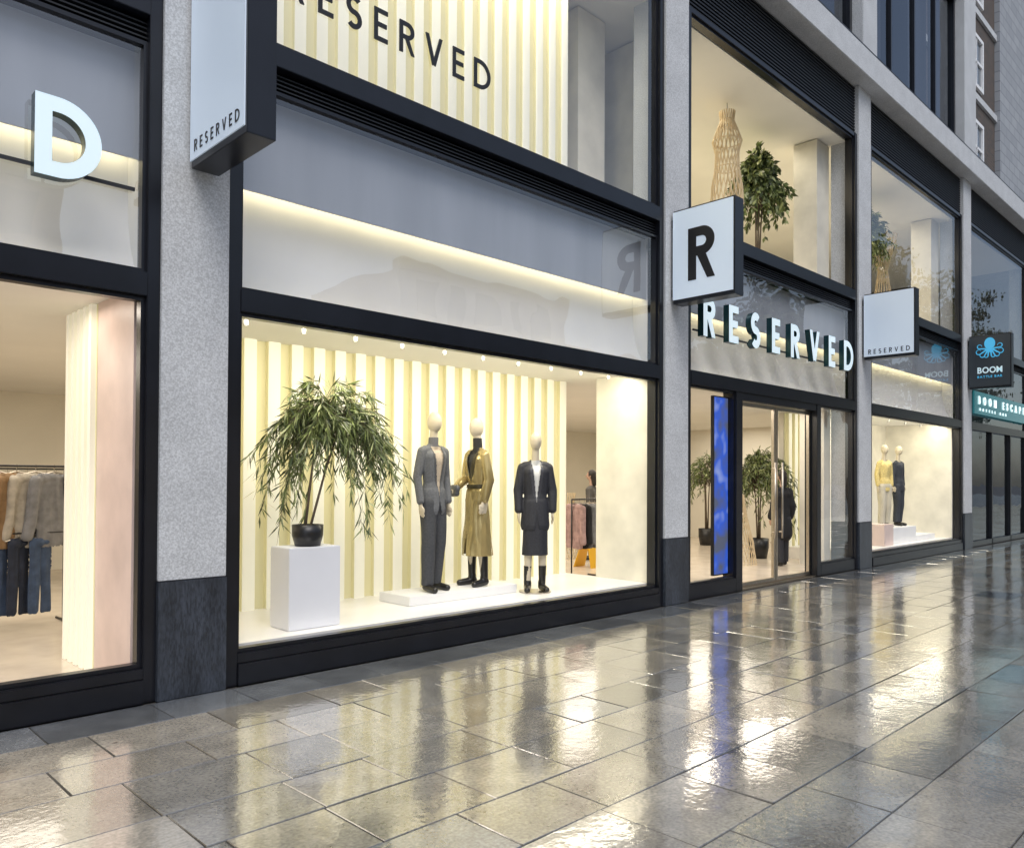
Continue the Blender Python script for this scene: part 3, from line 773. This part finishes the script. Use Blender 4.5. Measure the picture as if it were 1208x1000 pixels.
blob('jacket',coatparts(A1,.015,.86,.0),.0075,[greys,greyl],t,cut=lambda c:vcut(1.52,.98,.07,.80,.03,.98)(c) or (c.z>1.5 and abs(c.x)<.054 and c.y<.03),matfn=lapel(1.52,1.03,.07,.03),fold=.006,smooth=2)
blob('trousers',[caps((0,0,.95),.120,(0,0,.9),.118,1.2,.85)]+legs(.35,.014,(.08,.062,.05)),.008,trou,t,cut=lambda c:c.z<.07,fold=.010,smooth=2)
blob('shoes',feet(.35,.010),.008,shoe,t,cut=lambda c:c.z>.115)
gold=M('olive_gold_fabric',(.37,.29,.13),.18,.45,ns=4,na=.42,bump=.5,bs=9,nscl=(1,1,.4));goldd=M('dark_trim',(.05,.042,.022),.35,.3)
A2=[((-.15,0,1.455),(-.205,-.02,1.2),(-.12,-.2,1.10),(.4,-.5,-.2)),((.15,0,1.455),(.205,.03,1.18),(.19,-.04,.96),(0,-.2,-1))]
t=figure('mannequin in belted olive-gold trench coat and black boots','mannequin',(6.12,.88,.381),math.radians(-98),1.03,A2,.2)
blob('top',torso(.005)+[caps((0,.008,1.5),.055,(0,0,1.64),.051)],.008,M('black_knit',(.02,.02,.02),.8),t,cut=lambda c:c.z>1.65 or c.z<1.0)
blob('trench_coat',coatparts(A2,.020,.95,.0)+[caps((0,.0,.98),.12,(0,0,.34),.18,1.12,.92)],.0075,[gold,goldd],t,cut=lambda c:vcut(1.53,1.2,.08,.34,.03,.6)(c) or (c.z>1.52 and abs(c.x)<.060 and c.y<.05),matfn=lapel(1.55,1.15,.08,.045),fold=.018,smooth=2)
blob('belt',[caps((0,0,1.09),.120,(0,0,1.13),.120,1.22,.9)],.007,goldd,t,cut=lambda c:c.z<1.09 or c.z>1.13)
blob('boots',feet(.2,.012)+[caps((s*.095,.02+.2*s*.10,.1),.042,(s*.09,.01+.2*s*.08,.38),.053) for s in(-1,1)],.008,shoe,t,cut=lambda c:c.z>.38)
b=thing('handbag','small dark grey pouch bag held at the waist','bag',(6.12,.88,.381),local=True,rot=math.radians(-98),scale=1.03)
blob('pouch',[caps((-.09,-.27,1.08),.035,(.01,-.27,1.08),.035,1,1.3),caps((-.08,-.27,1.03),.035,(.0,-.27,1.03),.035)],.008,M('grey_leather',(.07,.075,.085),.45),b,fold=.015)
blk=M('black_wool',(.02,.021,.027),.7,ns=60,na=.3);blkl=M('black_satin',(.04,.041,.05),.4)
A3=[((-.155,0,1.455),(-.205,.015,1.19),(-.205,-.02,.95),(0,-.05,-1)),((.155,0,1.455),(.205,.015,1.19),(.205,-.02,.95),(0,-.05,-1))]
t=figure('mannequin in long black blazer, skirt and black boots','mannequin',(6.75,.55,.29),math.radians(-36),1.0,A3,.1)
blob('blouse',torso(.005)+[caps((0,.008,1.5),.052,(0,0,1.54),.052)],.008,M('white_blouse',(.62,.62,.6),.7),t,cut=lambda c:c.z>1.54 or c.z<.9)
blob('blazer',coatparts(A3,.024,.78,.008),.0075,[blk,blkl],t,cut=lambda c:vcut(1.52,1.05,.055,.72,.03,.95)(c) or (c.z>1.5 and abs(c.x)<.056 and c.y<.03),matfn=lapel(1.52,1.05,.055,.035),fold=.006,smooth=2)
blob('skirt',[caps((0,0,.92),.130,(0,0,.38),.134,1.15,.85)],.009,blk,t,cut=lambda c:c.z<.43,fold=.010)
blob('boots',feet(.1,.012)+[caps((s*.09,.02,.1),.042,(s*.088,.0,.30),.048) for s in(-1,1)],.008,shoe,t,cut=lambda c:c.z>.30)
V,F=lathe([(0,-.008),(.19,-.008),(.19,.004),(0,.004)],30);mk('base_plate',V,F,steel,t)
yel=M('pale_yellow_wool',(.62,.50,.20),.8,ns=40,na=.2);den=M('dark_denim',(.03,.035,.045),.8,ns=60,na=.3);cr_=M('cream_trousers',(.5,.46,.36),.8)
for (x,y,rt,m1,m2,lb) in ((17.8,.62,-25,yel,cr_,'mannequin in pale yellow top and cream trousers'),(18.62,.62,-10,den,den,'mannequin in black jacket and black trousers')):
    t=figure(lb,'mannequin',(x,y,.622),math.radians(rt),.95,A3,.2,group='mannequins in far display window')
    blob('top',coatparts(A3,.018,.86,.0),.010,m1,t,cut=lambda c:c.z<.82 or(c.z>1.5 and abs(c.x)<.056),fold=.012)
    blob('trousers',[caps((0,0,.95),.13,(0,0,.9),.127,1.2,.85)]+legs(.2,.018,(.085,.066,.055)),.010,m2,t,cut=lambda c:c.z<.09,fold=.012)
    blob('shoes',feet(.2,.010),.01,shoe,t,cut=lambda c:c.z>.115)
bc=M('black_coat',(.012,.012,.014),.8);hr=M('dark_hair',(.015,.01,.008),.5);gc=M('grey_coat',(.08,.075,.07),.8)
for (x,y,rt,m1,lb) in ((13.75,.95,150,bc,'person in long black coat walking into the shop'),(11.95,4.0,200,gc,'shopper in dark coat standing inside the shop')):
    t=figure(lb,'person',(x,y,.05),math.radians(rt),.93,A0,.9 if y<1 else .3,person=True)
    blob('coat',coatparts(A0,.035,.62,.03),.012,m1,t,cut=lambda c:c.z<.5,fold=.03)
    blob('trousers',legs(.9 if y<1 else .3,.02,(.09,.068,.055)),.012,blk,t,cut=lambda c:c.z<.08)
    blob('shoes',feet(.9 if y<1 else .3,.010),.01,shoe,t,cut=lambda c:c.z>.115)
    blob('hair',[ell((0,.012,1.79),.084,.097,.11),caps((0,.05,1.75),.07,(0,.06,1.6),.055)],.01,hr,t,cut=lambda c:c.y<-.045 and c.z<1.83)
# ---------------------------------------------------------------- clothes racks
gj=blobmesh([caps((-.16,0,1.0),.045,(.16,0,1.0),.045,1,1),caps((0,0,.93),.11,(0,0,.40),.13,1.6,.45),caps((-.2,0,.98),.055,(-.27,.03,.46),.05,1,.9),caps((.2,0,.98),.055,(.27,.03,.46),.05,1,.9)],.010,2)
gt=blobmesh([caps((-.07,0,1.0),.055,(-.08,0,.15),.055,1.3,.5),caps((.07,0,1.0),.055,(.08,0,.15),.055,1.3,.5),caps((-.08,0,1.0),.05,(.08,0,1.0),.05)],.010,2)
def trim(g,z):
    bm=bmesh.new();bm.from_mesh(g);bmesh.ops.delete(bm,geom=[f for f in bm.faces if f.calc_center_median().z<z],context='FACES');bm.to_mesh(g);bm.free()
trim(gj,.36);trim(gt,.12)
for g in (gj,gt):
    for v in g.vertices:v.co+=v.normal*.022*mnoise.noise(Vector((v.co.x*18,v.co.y*18,v.co.z*2.2)))
    for p in g.polygons:p.use_smooth=True
def cloth(name,c):return M(name,c,.85,ns=12,na=.25)
pal=[cloth('brown_suede',(.20,.085,.025)),cloth('washed_denim',(.05,.08,.15)),cloth('ecru_cotton',(.42,.38,.32)),cloth('navy_cotton',(.02,.027,.05)),cloth('grey_wool',(.2,.2,.21)),cloth('black_cotton',(.015,.015,.017)),cloth('tan_twill',(.26,.16,.08)),cloth('pink_wool',(.45,.3,.29))]
names=['brown suede','blue denim','ecru cotton','navy cotton','grey wool','black cotton','tan twill','dusty pink wool']
def rack(x0,y,w,zr,seed,label,seq=None,sp=.12,ang=78,gs=1.0):
    rn=random.Random(seed)
    t=thing('clothes_rack',label,'clothes rack',(x0+w/2,y,.05))
    V=[];F=[]
    for x in (x0,x0+w):
        tube(V,F,[(x,y,.05),(x,y,zr)],[.012]*2,8);tube(V,F,[(x,y-.25,.06),(x,y+.25,.06)],[.014]*2,8)
    tube(V,F,[(x0,y,zr),(x0+w,y,zr)],[.012]*2,8)
    if seed==11:tube(V,F,[(x0,y-.1,1.02),(x0+w,y-.1,1.02)],[.008]*2,6)
    mk('frame',V,F,black,t,True)
    n=int(w/sp)
    def hangit(kd,ci,x,yy,zz,s_):
        e=thing('hanging_garment',names[ci]+(' jacket' if kd==0 else ' trousers')+' hanging on the black rack','clothing',(x,yy,zz-1.12*s_),group='garments on the clothes racks',local=True,rot=math.radians(ang+rn.uniform(-14,14)),scale=s_)
        g=(gj,gt)[kd].copy();g.materials.clear();g.materials.append(pal[ci]);o=bpy.data.objects.new('fabric',g);COL.objects.link(o);o.parent=e
        V=[];F=[];tube(V,F,[(-.18,0,1.03),(0,0,1.07),(.18,0,1.03)],[.008]*3,5);tube(V,F,[(0,0,1.07),(0,0,1.10),(.015,0,1.125),(0,0,1.135)],[.004]*4,5)
        mk('hanger',V,F,steel,e)
    for k in range(n):
        if seq:kd,ci=seq[k%len(seq)]
        else:
            kd=0 if rn.random()<.62 else 1
            ci=rn.choice([2,3,4,5,6,7,2])
        hangit(kd,ci,x0+.07+k*sp,y,zr,gs)
    if seed==11:
        for k,ci in enumerate((3,1,5,1,3,1)):
            if k in (2,):continue
            hangit(1,ci,x0+.15+k*.2,y-.1,1.02,.84)
rack(1.15,3.6,1.4,1.72,11,'black metal rack holding jackets above jeans',[(0,5),(0,2),(0,5),(0,0),(0,0),(0,6),(0,2),(0,4)],sp=.175,ang=32,gs=1.12)
rack(2.0,6.7,1.6,1.72,13,'black metal rack holding coats near the wall')
rack(9.3,2.2,.7,1.3,18,'short rack of pale garments beside the entrance')
s=thing('wet_floor_sign','yellow folding caution wet floor sign','sign',(10.9,3.2,.05))
yl=M('yellow_plastic',(.8,.45,.02),.4)
V=[(10.75,3.0,.05),(11.05,3.0,.05),(10.98,3.17,.68),(10.82,3.17,.68),(10.75,3.02,.05),(11.05,3.02,.05),(10.98,3.19,.68),(10.82,3.19,.68),
   (10.75,3.42,.05),(11.05,3.42,.05),(10.98,3.22,.68),(10.82,3.22,.68),(10.75,3.4,.05),(11.05,3.4,.05),(10.98,3.2,.68),(10.82,3.2,.68)]
F=[(0,1,2,3),(7,6,5,4),(0,4,5,1),(1,5,6,2),(2,6,7,3),(3,7,4,0),(8,11,10,9),(12,13,14,15),(8,9,13,12),(9,10,14,13),(10,11,15,14),(11,8,12,15)]
mk('board',V,F,yl,s)
# ================================================================ LIGHTS
def area(loc,rot,sx,sy,p,col,name='display_lamp'):
    l=bpy.data.lights.new(name,'AREA');l.shape='RECTANGLE';l.size=sx;l.size_y=sy;l.energy=p;l.color=col
    o=bpy.data.objects.new(name,l);o.location=loc;o.rotation_euler=[math.radians(q) for q in rot];COL.objects.link(o)
    o['label']='warm ceiling lamp lighting the shop interior';o['category']='lamp'
warm=(1,.92,.73)
area((5.6,.35,2.97),(22,0,0),5.4,.25,108,warm)
area((18,.35,2.97),(20,0,0),5.2,.25,85,warm)
for x in (0,9.5):area((x,4.2,2.96),(0,0,0),8,3,190,(1,.91,.77))
area((16,4.2,2.96),(0,0,0),5,3,105,(1,.91,.77))
area((-.6,.8,2.95),(0,0,0),5,.4,50,(1,.89,.77))
area((11.8,1.0,2.95),(0,0,0),4.5,.5,68,(1,.9,.76))
area((5,.16,7.8),(14,0,0),4.2,.12,78,(1,.92,.66))
area((15,2.2,7.85),(0,0,0),10,2.5,260,(1,.89,.68))
# sky
w=bpy.data.worlds.new('World');scn.world=w;w.use_nodes=True
N=w.node_tree.nodes;L=w.node_tree.links
sk=N.new('ShaderNodeTexSky');sk.sky_type='NISHITA';sk.sun_disc=False
el,az=math.radians(52),math.radians(205)
sk.sun_elevation=el;sk.sun_rotation=az;sk.air_density=1.0;sk.dust_density=1.8
hs=N.new('ShaderNodeHueSaturation');hs.inputs['Saturation'].default_value=.78
L.new(sk.outputs[0],hs.inputs['Color']);L.new(hs.outputs[0],N['Background'].inputs[0]);N['Background'].inputs[1].default_value=.15
l=bpy.data.lights.new('sun','SUN');l.energy=1.4;l.angle=math.radians(30);l.color=(1,.98,.96)
o=bpy.data.objects.new('sun',l);COL.objects.link(o)
sd=Vector((math.sin(az)*math.cos(el),math.cos(az)*math.cos(el),math.sin(el)))
o.rotation_euler=sd.to_track_quat('Z','Y').to_euler();o.location=(0,-20,30)
# camera
cam=bpy.data.cameras.new('camera');co=bpy.data.objects.new('camera',cam);COL.objects.link(co);scn.camera=co
cam.sensor_width=36;cam.lens=27.7;cam.clip_end=1500
yaw=math.atan2(.712,.702);pitch=math.radians(.8)
mt=Euler((math.pi/2+pitch,0,yaw-math.pi/2)).to_matrix().to_4x4()@Matrix.Rotation(math.radians(.3),4,'Z')
mt.translation=(0,-5.9,1.6);co.matrix_world=mt
cam.shift_y=53/1208
scn.view_settings.view_transform='Standard';scn.view_settings.look='None';scn.view_settings.exposure=0
